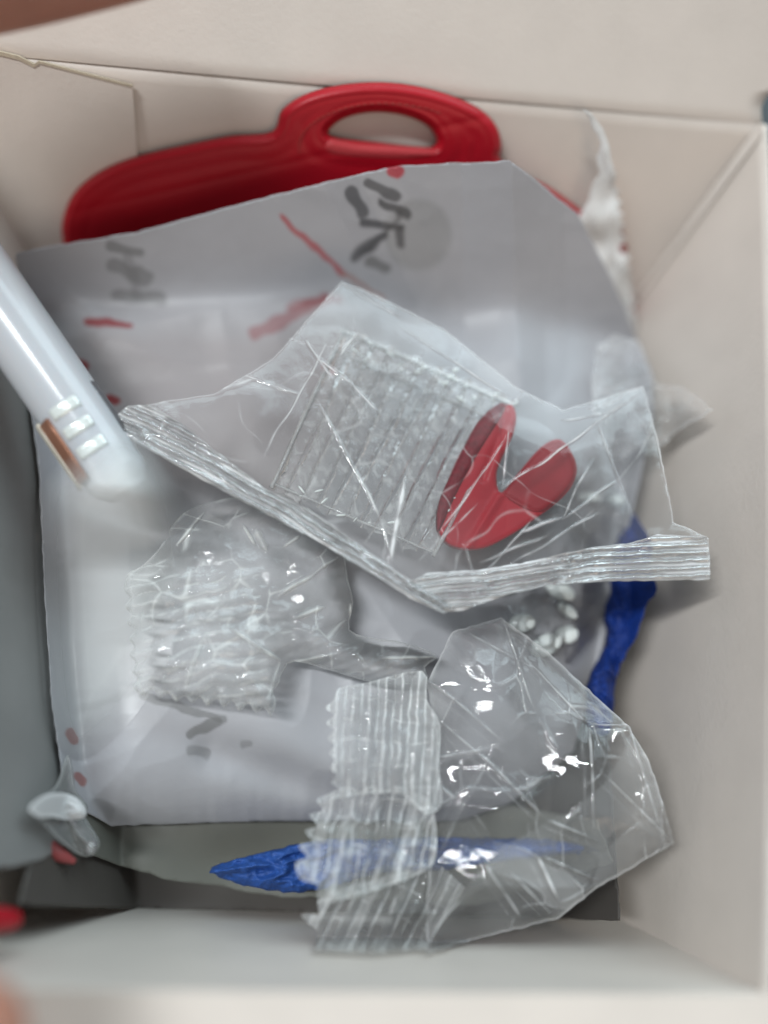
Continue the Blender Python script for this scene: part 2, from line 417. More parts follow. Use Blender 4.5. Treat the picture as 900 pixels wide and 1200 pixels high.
# side tab glued on the inside of the back wall, its cut upper edge raw
pt = [(-95., 36.), (0., 62.), (22., 68.), (40., 77.), (45., 73.), (155., 102.), (158., 140.), (161., 186.), (168., 330.), (-60., 330.)]
tabw = [PB(x, y, .0009) for x, y in pt]
tab = slab('side_tab', tabw, tuple(-NB * .0006), 'board', box)
ed = [PB(x, y, .0011) for x, y in [(-95., 34.), (0., 60.5), (22., 66.), (40., 75.5), (45., 71.5), (155., 100.), (155., 102.4), (46., 74.5), (39.5, 79.), (21.5, 70.), (0., 65.), (-95., 40.)]]
slab('cut_edge', ed, tuple(-NB * .0008), 'board_cut', box)

# ------------------------------------------------------------------ red moulded object standing against the back wall
redo = thing('red_loop_handle', 'glossy red plastic piece with an oval loop standing against the back wall', 'plastic handle')
body = smoothpoly([(74, 284), (74, 255), (88, 225), (118, 201), (160, 184), (215, 171), (270, 160), (318, 155), (330, 130), (356, 112), (395, 101), (440, 97), (485, 101), (530, 113), (565, 130), (583, 150), (588, 172), (586, 186), (602, 200), (640, 218), (672, 240), (700, 264), (722, 290), (736, 330), (744, 385), (700, 340), (560, 330), (300, 330), (90, 330)], 5)  # right wedge of the outline stands in for dark red shade and reflection
hole = smoothpoly([(385, 157), (396, 143), (420, 134), (450, 132), (481, 138), (503, 150), (512, 167), (500, 173), (450, 168), (408, 164)], 4)
def redz(X, Y):
    d = np.minimum(edgedist(X, Y, body), edgedist(X, Y, hole))
    z = .0042 * np.clip(d / 9, 0, 1) ** .5 - .0002 * np.exp(-((d - 14) / 2.2) ** 2) - .0003 * np.exp(-((d - 30) / 6) ** 2)
    z -= .0003 * np.exp(-(np.abs(Y - (248 - .23 * (X - 90))) / 5) ** 2)
    return .0014 + z * .5
sheet('handle_body', body, redz, 'red', redo, 1.6, proj=PB, holes=[hole], thick=.0006)
lip = smoothpoly([(384, 163), (420, 169), (470, 172), (512, 176), (514, 184), (470, 190), (400, 186), (378, 176)], 4)
sheet('loop_lip', lip, lambda X, Y: .0029 + .0008 * np.clip(edgedist(X, Y, lip) / 6, 0, 1), 'redlip', redo, 1.6, proj=PB, thick=.001)
for k in range(30):                              # dashes of the moulded line round the loop
    a = math.radians(188 - k * 4.6); cx, cy = 452, 172
    ex = lambda s, a=a: (cx + (112 + s) * math.cos(a), cy - (56 + s * .55) * math.sin(a))
    a2 = a - math.radians(2.9)
    q = [(cx + 103 * math.cos(a), cy - 52 * math.sin(a)), (cx + 103 * math.cos(a2), cy - 52 * math.sin(a2)), (cx + 101.2 * math.cos(a2), cy - 50.6 * math.sin(a2)), (cx + 101.2 * math.cos(a), cy - 50.6 * math.sin(a))]
    slab('stitch', [PB(float(x), float(y), .0037) for x, y in q], tuple(-NB * .0004), 'redline', redo)

# ------------------------------------------------------------------ white sachet with the zigzag edge standing behind the pouch
zz = [(683, 128), (690, 138), (694, 150), (700, 158), (704, 168), (702, 178), (699, 186), (701, 195), (703, 205), (696, 214), (692, 225), (690, 236), (680, 252), (676, 262),
      (700, 330), (735, 405), (748, 420)]
y = 420.
right = []
while y > 215:
    f_ = (420 - y) / 205
    right += [(751 - 26 * f_ ** 1.3, y), (744 - 26 * f_ ** 1.3, y - 7)]; y -= 13
right += [(722, 205), (716, 188), (714, 172), (707, 152), (694, 134)]
def inkS(X, Y):
    c = np.tile(np.array([.74, .74, .73]), (len(X), 1))
    for (x, y_, r) in ((733, 270, 6), (733, 291, 7), (728, 245, 3.5)):
        k = np.hypot(X - x, Y - y_) < r; c[k] = (.22, .02, .02)
    return c
so = sheet('zigzag_sachet', zz + right, lambda X, Y: .0052 + .0016 * vnoise(X, Y, 26, 3) + .0010 * vnoise(X, Y * .4, 9, 33), 'sachet', None, 1.5, proj=PB, attrs={'ink': inkS}, thick=.0003)
tag(so, 'thin white sachet with a zigzag cut edge standing against the back wall', 'sachet')

# ------------------------------------------------------------------ packets and a painted shade sheet at the bottom of the box
def zlow(X, Y): return .004 + .006 * vnoise(X, Y * .18, 26, 40)
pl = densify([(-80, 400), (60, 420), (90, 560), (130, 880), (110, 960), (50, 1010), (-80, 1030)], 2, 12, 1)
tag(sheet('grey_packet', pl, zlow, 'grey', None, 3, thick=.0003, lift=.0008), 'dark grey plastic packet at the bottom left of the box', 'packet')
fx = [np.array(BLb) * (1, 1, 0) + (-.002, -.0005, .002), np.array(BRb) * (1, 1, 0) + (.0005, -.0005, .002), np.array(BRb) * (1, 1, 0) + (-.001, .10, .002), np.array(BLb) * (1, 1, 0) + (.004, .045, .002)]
pl = densify([topx(p) for p in fx], 1, 12, 6)  # dark sheet imitates the deep shade over the floor
tag(sheet('floor_shade_sheet', pl, lambda X, Y: .0015 + .002 * vnoise(X * .5, Y, 60, 60), plastic('dark_floor_shade', (.075, .067, .06), .6, .3, grain=.1, gscale=50), None, 4, thick=.0003, lift=.0004), 'dark grey brown sheet painted as the shade lowest in the box along the front wall', 'packet')
pl = densify([(60, 950), (560, 940), (700, 960), (720, 1010), (560, 1062), (330, 1050), (190, 1030), (100, 1000)], 2, 12, 2)
tag(sheet('greenish_packet', pl, lambda X, Y: .004 + .007 * vnoise(X * .6, Y, 60, 50), 'olive', None, 3, thick=.0003), 'dull greenish grey packet below the white pouch near the front wall', 'packet')

# blue cloth
def path(l): return [tuple(P(float(x), float(y), z)) for x, y, z in l]
bp1 = densify(smoothpoly([(742, 602), (754, 618), (764, 640), (762, 668), (770, 690), (756, 712), (748, 742), (732, 770), (722, 800), (714, 860), (690, 850), (688, 806), (698, 778), (712, 750), (708, 720), (716, 690), (716, 655), (728, 622)], 3), 1.2, 5, 51)
def zB(p, base, sx, sy, sd):
    def f_(X, Y):
        u = X * sx + Y * sy + 16 * vnoise(X, Y, 34, sd); v = -X * sy + Y * sx
        return base + .0035 * np.clip(edgedist(X, Y, p) / 9, 0, 1) ** .5 + .0032 * ridged(u * 2.2, v * .8, 34, sd + 1, 3)
    return f_
b1 = sheet('blue_strap', bp1, zB(bp1, .020, .92, -.38, 52), 'blue', None, 1.5, thick=.0006)
tag(b1, 'twisted dark blue cloth strap hanging down beside the right wall', 'strap')
bp2 = densify(smoothpoly([(246, 1022), (272, 1008), (320, 996), (380, 984), (440, 984), (500, 980), (560, 982), (640, 984), (705, 996), (640, 1004), (570, 1012), (520, 1020), (450, 1022), (400, 1036), (350, 1046), (296, 1040)], 3), 1.2, 5, 55)
b2 = sheet('blue_strap', bp2, zB(bp2, .011, .2, .98, 56), 'blue2', None, 1.5, thick=.0006)
tag(b2, 'bright blue cloth strap lying across the front under the clear ribbed bag', 'strap')

# ------------------------------------------------------------------ the big printed white pouch
pouch = densify([(18, 297), (60, 288), (160, 272), (300, 234), (420, 204), (470, 194), (598, 188), (677, 250), (721, 335), (745, 392), (764, 438), (766, 480), (750, 560), (736, 620), (718, 700), (700, 790), (672, 880), (600, 940), (540, 962), (300, 962), (130, 968), (96, 950), (72, 905), (60, 820), (52, 700), (46, 560), (30, 420)], .7, 9, 4)
def pouchz(X, Y):
    d = edgedist(X, Y, pouch)
    z = .012 + .015 * (1 - np.exp(-d / 42))
    z += .0030 * np.clip(1 - segdist(X, Y, 600, 190, 610, 470) / 90, 0, 1)
    z += .0020 * np.clip(1 - segdist(X, Y, 60, 400, 420, 330) / 70, 0, 1)
    z -= .0020 * np.exp(-(segdist(X, Y, 180, 310, 420, 280) / 26) ** 2)
    z += .0020 * vnoise(X, Y, 85, 8) + .0011 * ridged(X, Y, 100, 12, 2)
    z += .0016 * np.clip(1 - segdist(X, Y, 340, 560, 560, 880) / 90, 0, 1)
    z -= .0024 * np.exp(-(segdist(X, Y, 250, 880, 420, 940) / 22) ** 2)
    z += .004 * np.clip((X - 640) / 110, 0, 1)
    zb = zwall(X, Y, .0105) + .003
    z = .5 * (z + zb + np.sqrt((z - zb) ** 2 + .004 ** 2)) + .00018 * ridged(X, Y, 70, 15, 2) * np.clip((450 - Y) / 80, 0, 1)
    z += .0022 * np.clip(1 - segdist(X, Y, 600, 185, 606, 420) / 60, 0, 1) + .0012 * np.clip(1 - segdist(X, Y, 420, 205, 520, 420) / 40, 0, 1)
    return z
def strokes(c, X, Y, lst, soft=2.5):
    for x0, y0, x1, y1, r, col, a in lst:
        e = np.clip((r - segdist(X + 6 * (vnoise(X, Y, 13, 2) - .5), Y + 6 * (vnoise(X, Y, 13, 4) - .5), x0, y0, x1, y1)) / soft + .5, 0, 1)[:, None] * a
        c[:] = c * (1 - e) + np.array(col) * e
    return c
DK = (.06, .06, .065); RD = (.23, .015, .02); GR = (.17, .17, .17)
def ink_shadeP(X, Y):
    c = np.tile(np.array([.405, .403, .425]), (len(X), 1))
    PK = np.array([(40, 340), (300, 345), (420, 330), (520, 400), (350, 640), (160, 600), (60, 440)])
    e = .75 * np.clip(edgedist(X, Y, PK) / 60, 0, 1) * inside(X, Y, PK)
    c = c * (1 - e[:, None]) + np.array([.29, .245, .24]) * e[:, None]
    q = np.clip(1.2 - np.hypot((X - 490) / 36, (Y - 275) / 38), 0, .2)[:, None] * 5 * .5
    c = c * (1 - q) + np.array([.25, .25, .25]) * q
    return strokes(c, X, Y, [(412, 226, 425, 250, 8, DK, .8), (430, 213, 463, 229, 6, DK, .8), (448, 237, 478, 252, 5, DK, .85), (427, 262, 470, 266, 4.5, DK, .85),
        (470, 268, 470, 288, 5, DK, .8), (416, 300, 448, 278, 7, DK, .8), (435, 306, 453, 313, 6, GR, .8), (424, 300, 470, 250, 3, DK, .6),
        (458, 198, 468, 202, 7, (.45, .03, .05), .9),
        (330, 255, 404, 322, 3.2, (.40, .08, .09), .85), (404, 322, 450, 350, 3, (.34, .20, .18), .7), (300, 390, 380, 350, 8, RD, .55), (340, 358, 396, 350, 5, RD, .5), (383, 431, 386, 434, 4, (.5, .03, .05), .9),
        (129, 287, 164, 297, 6, GR, .7), (133, 311, 169, 326, 9, GR, .6), (138, 346, 187, 349, 8, GR, .6), (150, 300, 160, 345, 6, GR, .4),
        (104, 376, 150, 381, 4.5, RD, .9), (84, 421, 99, 431, 4.5, RD, .9), (129, 468, 134, 469, 6, RD, .95),
        (226, 861, 256, 845, 6, GR, .8), (222, 880, 240, 884, 6, GR, .5), (165, 816, 262, 842, 5, GR, .7), (283, 872, 290, 870, 4, GR, .5),  # the long grey stroke paints a shadow among the print
        (82, 860, 84, 864, 7, (.25, .07, .06), .9), (92, 911, 96, 914, 6, (.28, .10, .09), .8), (100, 830, 200, 790, 5, GR, .3)])
tag(sheet('printed_pouch', pouch, pouchz, 'pouch', None, 2., attrs={'ink': ink_shadeP}, thick=.0002, back=.0105), 'large white film pouch with black and red print lying across the whole box', 'pouch')

# white leaflet sachet over the lower left
wl = smoothpoly([(50, 566), (76, 540), (100, 520), (124, 500), (160, 500), (200, 540), (222, 610), (226, 700), (190, 790), (140, 860), (90, 890), (58, 850), (44, 720), (42, 620)], 5)
def zWL(X, Y):
    t = np.clip((Y - 565) / 110, 0, 1); t = t * t * (3 - 2 * t)
    ax = segdist(X, Y, 100, 505, 150, 620)
    return (.0560 - .0030 * (ax / 40) ** 2) * (1 - t) + (pouchz(X, Y) + .0003 + .0005 * np.clip(edgedist(X, Y, wl) / 60, 0, 1)) * t
tag(sheet('film_sleeve', wl, zWL, 'sleeve', None, 2., attrs={'haze': lambda X, Y: .62 * np.clip(edgedist(X, Y, wl) / 55, 0, 1) ** 1.3}), 'milky white film sleeve covering the lower end of the striped tube at the left', 'film sleeve')

# ------------------------------------------------------------------ white tube with three foil stripes
tube = thing('white_tube', 'round white plastic tube with three silvery stripes at the left wall', 'tube')
A = P(-60., 270., .056); B = P(150., 576., .044); D = (B - A) / np.linalg.norm(B - A)
sweep('tube_body', [A, A + D * .008, B - D * .014, B - D * .004, B], [.0062, .0064, .0064, .0060, .0040], 'tube', tube, 48)
SD = np.cross(D, [0, 0, 1.]); SD /= np.linalg.norm(SD); UP = np.cross(SD, D)
def ontube(s, a, r): return A + D * s + r * (math.cos(a) * UP + math.sin(a) * SD)
LT = float((P(97., 500., .0535) - A).dot(D)) + .0005
def patch(name, s0, s1, a0, a1, r, mat, th=.0003):
    co, f = [], []; n = 14; m = 4
    for rr in (r, r - th):
        for j in range(m + 1):
            for i in range(n + 1): co.append(ontube(s0 + (s1 - s0) * j / m, a0 + (a1 - a0) * i / n, rr))
    K = (n + 1) * (m + 1)
    for j in range(m):
        for i in range(n): q = j * (n + 1) + i; f += [(q, q + 1, q + n + 2, q + n + 1), (q + K + n + 1, q + K + n + 2, q + K + 1, q + K)]
    for i in range(n):
        f += [(i, i + K, i + 1 + K, i + 1)]; q = m * (n + 1) + i; f += [(q + 1, q + 1 + K, q + K, q)]
    for j in range(m):
        q = j * (n + 1); f += [(q + n + 1, q + n + 1 + K, q + K, q)]; q += n; f += [(q, q + K, q + n + 1 + K, q + n + 1)]
    return mesh(name, co, f, mat, tube)
for k in range(3):
    s = LT - .0040 + k * .0042
    patch('foil_stripe', s - .0024, s - .0002, -.25 , .62, .00655, 'silver', .0003)
patch('side_slot', LT - .0080, LT + .0030, -1.35, -1.0, .0066, 'slot', .0005)
patch('copper_edge', LT - .0055, LT + .0072, .75, 1.2, .0070, 'copper', .0005)
patch('cream_edge', LT - .0062, LT + .0076, 1.2, 1.7, .0072, 'cream', .0006)

# ------------------------------------------------------------------ clear blister strip, white domes painted as reflections
bl = thing('blister_strip', 'clear blister strip with white domes painted as glints lying on the white pouch at right', 'blister strip')
bp = densify([(640, 515), (700, 530), (735, 590), (715, 660), (700, 740), (665, 775), (600, 740), (580, 680), (620, 600)], 1, 8, 9)
sheet('blister_sheet', bp, lambda X, Y: pouchz(X, Y) + .0018 + .0012 * ridged(X, Y, 40, 71), 'film', bl, 2., attrs={'haze': lambda X, Y: X * 0})
for x, y, a, b, g in ((666, 552, 14, 6, -.7), (645, 586, 11, 8, .1), (690, 583, 13, 6, 0), (722, 586, 10, 6, 0), (592, 686, 11, 8, 0), (656, 692, 17, 9, -.35), (665, 716, 12, 6, -.6), (640, 756, 18, 10, .5), (664, 744, 13, 9, .3), (612, 730, 14, 9, .2)):
    z = float(pouchz(np.array([x * 1.]), np.array([y * 1.]))[0]) + .002
    c = P(float(x), float(y), z); s = (CAM[2] - z) / F * 1.05
    dome('glint', c, a * s * 1.15, b * s * 1.2, .0012, 'glint', bl, ang=g)

# clear film tail at the right edge of the pouch
tl = densify([(700, 405), (722, 392), (748, 400), (768, 450), (800, 452), (835, 480), (818, 492), (795, 505), (772, 525), (752, 520), (726, 540), (700, 520), (694, 450)], 1.5, 6, 10)
zt = lambda X, Y: .033 + .003 * ridged(X, Y, 34, 77)
tag(sheet('film_scrap', tl, zt, 'film', None, 1.6, attrs={'haze': lambda X, Y: .12 + .35 * np.clip(ridged(X, Y, 34, 77) - 1.15, 0, 1) + .2 * np.exp(-(edgedist(X, Y, tl) / 3) ** 2)}), 'crumpled scrap of clear film at the right corner of the white pouch', 'film scrap')

# ------------------------------------------------------------------ clear bag with ribbed sealed end (lower right)
bagC = thing('clear_ribbed_bag', 'crumpled clear bag with a ribbed end in front of the right wall', 'bag')
pC = densify([(588, 724), (640, 762), (690, 808), (738, 852), (760, 890), (774, 930), (790, 988), (745, 1015), (700, 1040), (655, 1076), (610, 1088), (560, 1100), (500, 1117), (500, 1060), (506, 960), (512, 870), (500, 800), (530, 740)], .8, 7, 11)
LC = [(590, 728, 627, 836, .9, 2.2), (627, 836, 655, 880, .5, 2.2), (545, 740, 640, 790, .3, 2), (690, 842, 696, 980, .9, 1.8), (560, 880, 640, 960, .7, 2.0), (640, 960, 700, 985, .6, 2.0),
      (628, 1000, 655, 1056, 1.2, 2.2), (630, 1000, 705, 1034, .9, 1.6), (598, 1022, 645, 1070, .9, 1.8), (560, 1000, 610, 1075, .8, 2.6), (575, 880, 500, 1030, .6, 2.5), (690, 850, 740, 848, .4, 2.),
      (700, 900, 790, 988, .5, 2.), (540, 1050, 500, 1110, .8, 2.2), (655, 1058, 700, 1036, .8, 1.8), (738, 852, 770, 960, .7, 2.), (615, 770, 690, 850, .6, 1.8), (510, 800, 590, 870, .5, 2.), (575, 875, 480, 895, .7, 1.6), (510, 840, 580, 900, .4, 2.)]
def zC(X, Y):
    d = edgedist(X, Y, pC); c, _ = creases(X, Y, LC)
    return .031 + .006 * np.clip(d / 80, 0, 1) ** .7 + .0016 * ridged(X, Y, 130, 91, 1) + .0022 * np.clip(facets(X, Y, 16, 3, (490, 720, 800, 1120))[1], -1, 2) + .0002 * ridged(X, Y, 34, 92, 1) + .0004 * facets(X, Y, 26, 4, (490, 720, 800, 1120), 2.2)[2] + c * .0007 + .004 * np.clip((X - 640) / 150, 0, 1) - .006 * np.clip((Y - 1040) / 80, 0, 1)
def hC(X, Y):
    _, c = creases(X, Y, LC); e = np.exp(-(edgedist(X, Y, pC) / 2.5) ** 2)
    f1, _, l1 = facets(X, Y, 26, 4, (490, 720, 800, 1120), 2.2); f2 = facets(X, Y, 14, 9, (490, 720, 800, 1120), 1.6)[0]
    return .01 + .30 * l1 + .45 * c ** 1.3 + .45 * e + (.13 * f1 ** 2 + .10 * f2 ** 2) * (.4 + .9 * vnoise(X, Y, 40, 96))
sheet('bag_front', pC, zC, 'film', bagC, 1.5, attrs={'haze': hC})
sheet('bag_back', pC, lambda X, Y: zC(X, Y) - .0022 * np.clip(edgedist(X, Y, pC) / 30, 0, 1) - .0022 * vnoise(X, Y, 45, 95), 'film', bagC, 3., attrs={'haze': lambda X, Y: .5 * hC(X + 9, Y - 6)})
# ribbed end, two tiers
rs = np.random.RandomState(5)
def scallop(x0, y0, x1, y1, n, amp, seed):
    r = np.random.RandomState(seed); out = []
    for i in range(n):
        t = i / n; k = amp * (1 if i % 2 else -.4) * r.uniform(.5, 1.2); L_ = math.hypot(x1 - x0, y1 - y0)
        out.append((x0 + (x1 - x0) * t + (y1 - y0) / L_ * k * -1, y0 + (y1 - y0) * t + (x1 - x0) / L_ * k))
    return out
def soft(p, k=3): return [tuple(q) for q in smoothpoly(p, k)]
t1 = [(398, 806), (430, 800), (495, 786)] + [(500, 820), (516, 850), (514, 900), (518, 940), (500, 955), (470, 930)] + [(420, 932)] + scallop(392, 935, 382, 812, 14, 8, 1)
def ribwave(X, Y, per, sx, sy, seed, wob=3):
    u = X * sx + Y * sy + wob * vnoise(X, Y, 26, seed); s = (u / per) % 1
    return np.clip(np.minimum(s, 1 - s) * 2, 0, 1) ** .6
t1 = soft(t1)
def zT1(X, Y): return .037 + .0014 * ribwave(X, Y, 19, 1, .06, 3) + .0005 * ridged(X, Y, 22, 101) + .0022 * vnoise(X, Y, 60, 9)
def colrand(X, Y, per, sx, sy, seed, wob=3):
    u = X * sx + Y * sy + wob * vnoise(X, Y, 26, seed); k = np.floor(u / per * 2).astype(int); T_ = np.random.RandomState(seed).rand(97); return T_[k % 97]
def ribline(X, Y, per, sx, sy, seed, wob=3):
    u = X * sx + Y * sy + wob * vnoise(X, Y, 26, seed) + 2 * vnoise(X, Y, 9, seed + 2); v = -X * sy + Y * sx
    q = (u / per * 2) % 1; e = np.exp(-(np.minimum(q, 1 - q) * per / 2 / 1.1) ** 2)
    m = (v / (per * 1.35) + .3 * vnoise(X, Y, 15, seed + 3)) % 1; x = np.exp(-(np.minimum(m, 1 - m) * per * 1.35 / 1.0) ** 2)
    return np.clip(e * np.clip(vnoise(X * 1., Y * .4, 8, seed + 5) * 2.2 - .55, 0, 1) + .6 * x * np.clip(vnoise(X, Y, 10, seed + 6) * 2.4 - 1.0, 0, 1), 0, 1)
def hT1(X, Y):
    r = ribwave(X, Y, 19, 1, .06, 3); return .04 + .26 * colrand(X, Y, 19, 1, .06, 3) ** 2 + .65 * ribline(X, Y, 19, 1, .06, 3) + .5 * np.clip(.28 - r, 0, 1) * 2 * vnoise(X, Y, 14, 6) + .25 * np.exp(-(edgedist(X, Y, np.array(t1, float)) / 2) ** 2) + .10 * vnoise(X, Y, 9, 7)
sheet('ribbed_end', t1, zT1, 'rib', bagC, 1.2, attrs={'haze': hT1})
t2 = scallop(478, 925, 392, 925, 6, 4, 3) + scallop(380, 930, 352, 1022, 10, 12, 2) + [(352, 1030), (372, 1036), (372, 1046), (380, 1058)] + [(430, 1046), (500, 1020), (512, 990), (505, 940)]
t2 = soft(t2)
def zT2(X, Y): return .034 + .0014 * ribwave(X, Y, 24, .97, .22, 13) + .0012 * ridged(X, Y, 26, 111) + .0015 * vnoise(X, Y, 14, 14)
sheet('ribbed_end', t2, zT2, 'rib', bagC, 1.2, attrs={'haze': lambda X, Y: .10 + .24 * colrand(X, Y, 24, .97, .22, 13) ** 2 + .55 * ribline(X + 8 * vnoise(X, Y, 18, 4), Y, 24, .97, .22, 13) + .40 * np.clip(ridged(X, Y, 26, 111) - 1.2, 0, 1) + .25 * np.exp(-(edgedist(X, Y, np.array(t2, float)) / 2.4) ** 2)})
t3 = [(352, 1072), (360, 1070), (374, 1072), (372, 1056), (392, 1044), (512, 1010), (545, 1040), (520, 1080), (500, 1112), (440, 1117), (368, 1114), (372, 1090), (360, 1082)]
def zT3(X, Y): return .031 + .0018 * ribwave(X, Y, 23, .90, .42, 23) + .0005 * ridged(X, Y, 24, 121) - .010 * np.clip((Y - 1070) / 50, 0, 1)
sheet('ribbed_end', t3, zT3, 'rib', bagC, 1.2, attrs={'haze': lambda X, Y: .06 + .26 * colrand(X, Y, 23, .90, .42, 23) ** 2 + .5 * ribline(X, Y, 23, .90, .42, 23) + .45 * np.clip(.35 - ribwave(X, Y, 23, .90, .42, 23), 0, 1) * 2 + .3 * np.exp(-(segdist(X, Y, 352, 1074, 455, 1078) / 5) ** 2)})

# ------------------------------------------------------------------ crinkled clear wrapper (left of centre)
wp = [(187, 642), (205, 612), (235, 592), (330, 578), (395, 630), (408, 680), (414, 706), (410, 738), (440, 748), (470, 752), (512, 768), (498, 782), (500, 800), (440, 800), (395, 788), (345, 775), (330, 790)] + \
     scallop(326, 800, 320, 832, 3, 4, 31) + scallop(318, 836, 160, 812, 17, 7, 32) + scallop(158, 806, 146, 682, 13, 6, 33) + [(150, 672), (165, 664)]
LW = [(243, 600, 208, 640, 1.0, 2.2), (273, 738, 330, 775, 1.2, 2.4), (330, 775, 312, 830, .7, 2.), (396, 652, 325, 700, 1.0, 3), (380, 710, 345, 725, 1., 4), (300, 620, 312, 645, 1., 6), (285, 615, 300, 640, .8, 3), (330, 640, 352, 628, .8, 2.5), (150, 672, 185, 640, .6, 2.),
      (410, 706, 412, 738, .8, 2.4), (440, 770, 512, 768, .8, 2.2), (330, 780, 395, 765, .7, 2.), (240, 750, 215, 812, .5, 2.)]
wpa = smoothpoly(wp, 3)
def zW(X, Y):
    d = edgedist(X, Y, wpa); left = np.clip((330 - X) / 40, 0, 1) * np.clip((Y - 650) / 30, 0, 1)
    rw = ribwave(X, Y, 19, .22, 1, 43, 14)
    right = np.clip((X - 330) / 30, 0, 1) * np.clip((Y - 735) / 15, 0, 1)
    c, _ = creases(X, Y, LW)
    return .034 + .005 * np.clip(d / 40, 0, 1) ** .5 + .0006 * rw * left + .0005 * right * ribwave(X, Y, 10, .45, 1, 45) + .0013 * ridged(X, Y, 62, 131, 3) + c * .001
def hW(X, Y):
    left = np.clip((330 - X) / 40, 0, 1) * np.clip((Y - 650) / 30, 0, 1); _, c = creases(X, Y, LW)
    return .02 + .40 * left * ribline(X, Y, 26, .22, 1, 43, 14) + .16 * left * (.35 + .65 * vnoise(X, Y, 24, 46)) * (.4 + .6 * ribwave(X, Y, 19, .22, 1, 43, 14)) + .55 * c + .10 * facets(X, Y, 30, 21, (130, 570, 520, 840), 2.)[0] ** 2 + .45 * facets(X, Y, 60, 22, (130, 570, 520, 840), 1.8)[2] + .55 * np.exp(-(edgedist(X, Y, wpa) / 2.0) ** 2) * (.3 + .9 * vnoise(X, Y, 12, 47)) + .10 * np.clip(ridged(X, Y, 22, 133) - 1.1, 0, 1)
wr = sheet('crinkled_wrapper', wpa, zW, 'film2', None, 1.3, attrs={'haze': hW})
tag(wr, 'crinkled clear wrapper with a wavy sealed edge lying left of centre', 'wrapper')

# ------------------------------------------------------------------ red clip inside the upper clear bag
clip = thing('red_clip', 'translucent red plastic clip with two spread arms inside the clear bag', 'clip')
def arm(name, pts, zf, k=5, step=1.3, th=.0013, mat='redclear'):
    pp = smoothpoly(pts, k)
    return sheet(name, pp, lambda X, Y: zf(X, Y) + .0006 * np.clip(edgedist(X, Y, pp) / 5, 0, 1) ** .5, mat, clip, step, thick=th)
def zclip(X, Y):
    z = .0424 + .0028 * np.clip(1 - segdist(X, Y, 600, 478, 570, 560) / 50, 0, 1) * np.clip((585 - Y) / 90, 0, 1) + .0022 * np.clip((X - 592) / 80, 0, 1)
    z += .0006 * np.exp(-(segdist(X, Y, 587, 578, 548, 642) / 5) ** 2)                  # folded ridge from the notch down
    z -= .0007 * np.clip(((Y - 578) - .55 * (X - 587)) / -4, 0, 1) * (X > 587)          # the right arm sits a step lower
    z -= .0006 * np.exp(-(segdist(X, Y, 596, 484, 566, 560) / 5) ** 2)
    return z
arm('clip_body', [(598, 474), (605, 487), (602, 508), (590, 534), (582, 556), (587, 577), (606, 556), (626, 532), (641, 519), (656, 515), (668, 527), (676, 548), (671, 568), (656, 586), (630, 606), (600, 626), (566, 642), (534, 641), (517, 628), (512, 608), (520, 576), (540, 530), (560, 500), (578, 482)], zclip)
arm('arm_face', [(592, 580), (606, 558), (626, 534), (641, 521), (655, 517), (666, 528), (674, 548), (669, 567), (650, 588), (627, 600)], lambda X, Y: zclip(X, Y) + .0007, mat='redface')
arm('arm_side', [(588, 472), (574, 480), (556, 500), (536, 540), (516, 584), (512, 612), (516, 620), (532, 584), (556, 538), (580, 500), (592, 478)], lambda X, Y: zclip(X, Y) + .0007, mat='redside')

# ------------------------------------------------------------------ ribbed clear tray inside the upper bag
tray = thing('clear_strip_tray', 'clear plastic tray of parallel ribbed strips inside the upper bag beside the red clip', 'plastic tray')
Q0, Q1, Q2, Q3 = [np.array(p, float) for p in ((404, 384), (606, 470), (508, 652), (318, 572))]
def uv(u, v): return (Q0 * (1 - u) + Q1 * u) * (1 - v) + (Q3 * (1 - u) + Q2 * u) * v
NS = 11
for s in range(NS):
    co, f, hz = [], [], []; n = 40; prof = [(.04, -.0002), (.10, .0001), (.28, .0004), (.5, .0005), (.72, .0004), (.90, .0001), (.96, -.0002)]
    for j in range(n + 1):
        v = j / n * (1 + .02 * math.sin(s * 2.3)); jit = R_.uniform(-.25, .25) * .12; hs = .10 * ((s * 7) % 5) / 4; seg = 1 - .5 * max(0, 1 - abs(((v * 6 + s * .37) % 1) - .5) * 9)
        for (pu, pz) in prof:
            x, y = uv((s + pu + jit + .10 * math.sin(v * 9 + s * 2.1) * (1 if pu < .5 else -.6)) / NS, v + .012 * math.sin(s * 3.7 + pu * 4)); co.append(P(x, y, .0415 + pz * seg + .0005 * math.sin(v * 3 + s) + R_.uniform(-.0001, .0001)))
            hz.append(.02 + hs + .45 * R_.random() ** 5 + (.20 if seg < .75 else 0) + (.10 if pu in (.04, .96) else 0))
    m = len(prof)
    for j in range(n):
        for i in range(m - 1): q = j * m + i; f.append((q, q + 1, q + m + 1, q + m))
    mesh('strip', co, f, 'traymat', tray, attrs={'haze': hz})
tb = [tuple(uv(u, v)) for u, v in ((0, 0), (1, 0), (1, 1), (0, 1))]
sheet('tray_base', densify(tb, .5, 8, 8), lambda X, Y: .0407 + .0003 * ridged(X, Y, 30, 161, 1), 'traymat', tray, 2.5, attrs={'haze': lambda X, Y: .02 + .07 * vnoise(X, Y, 12, 162)})
def clearbar(name, a, b, r, z, parent, lump=.15, mat='rib', haze=.18):
    n = 9; pts = [P(*(a + (b - a) * i / n), z + R_.uniform(-.0002, .0002)) for i in range(n + 1)]
    o = sweep(name, pts, [r * R_.uniform(.7, 1.2) for _ in pts], mat, parent, 8, lump, 2, .8, .4, sub=4)
    h = o.data.attributes.new('haze', 'FLOAT', 'POINT'); h.data.foreach_set('value', [haze * R_.uniform(.3, 1.4) for _ in o.data.vertices])
    return o
for v in (.02, .14, .97):
    clearbar('crossbar', uv(.0, v), uv(1., v + .01), .0003 if v > .05 else .0006, .0428, tray)
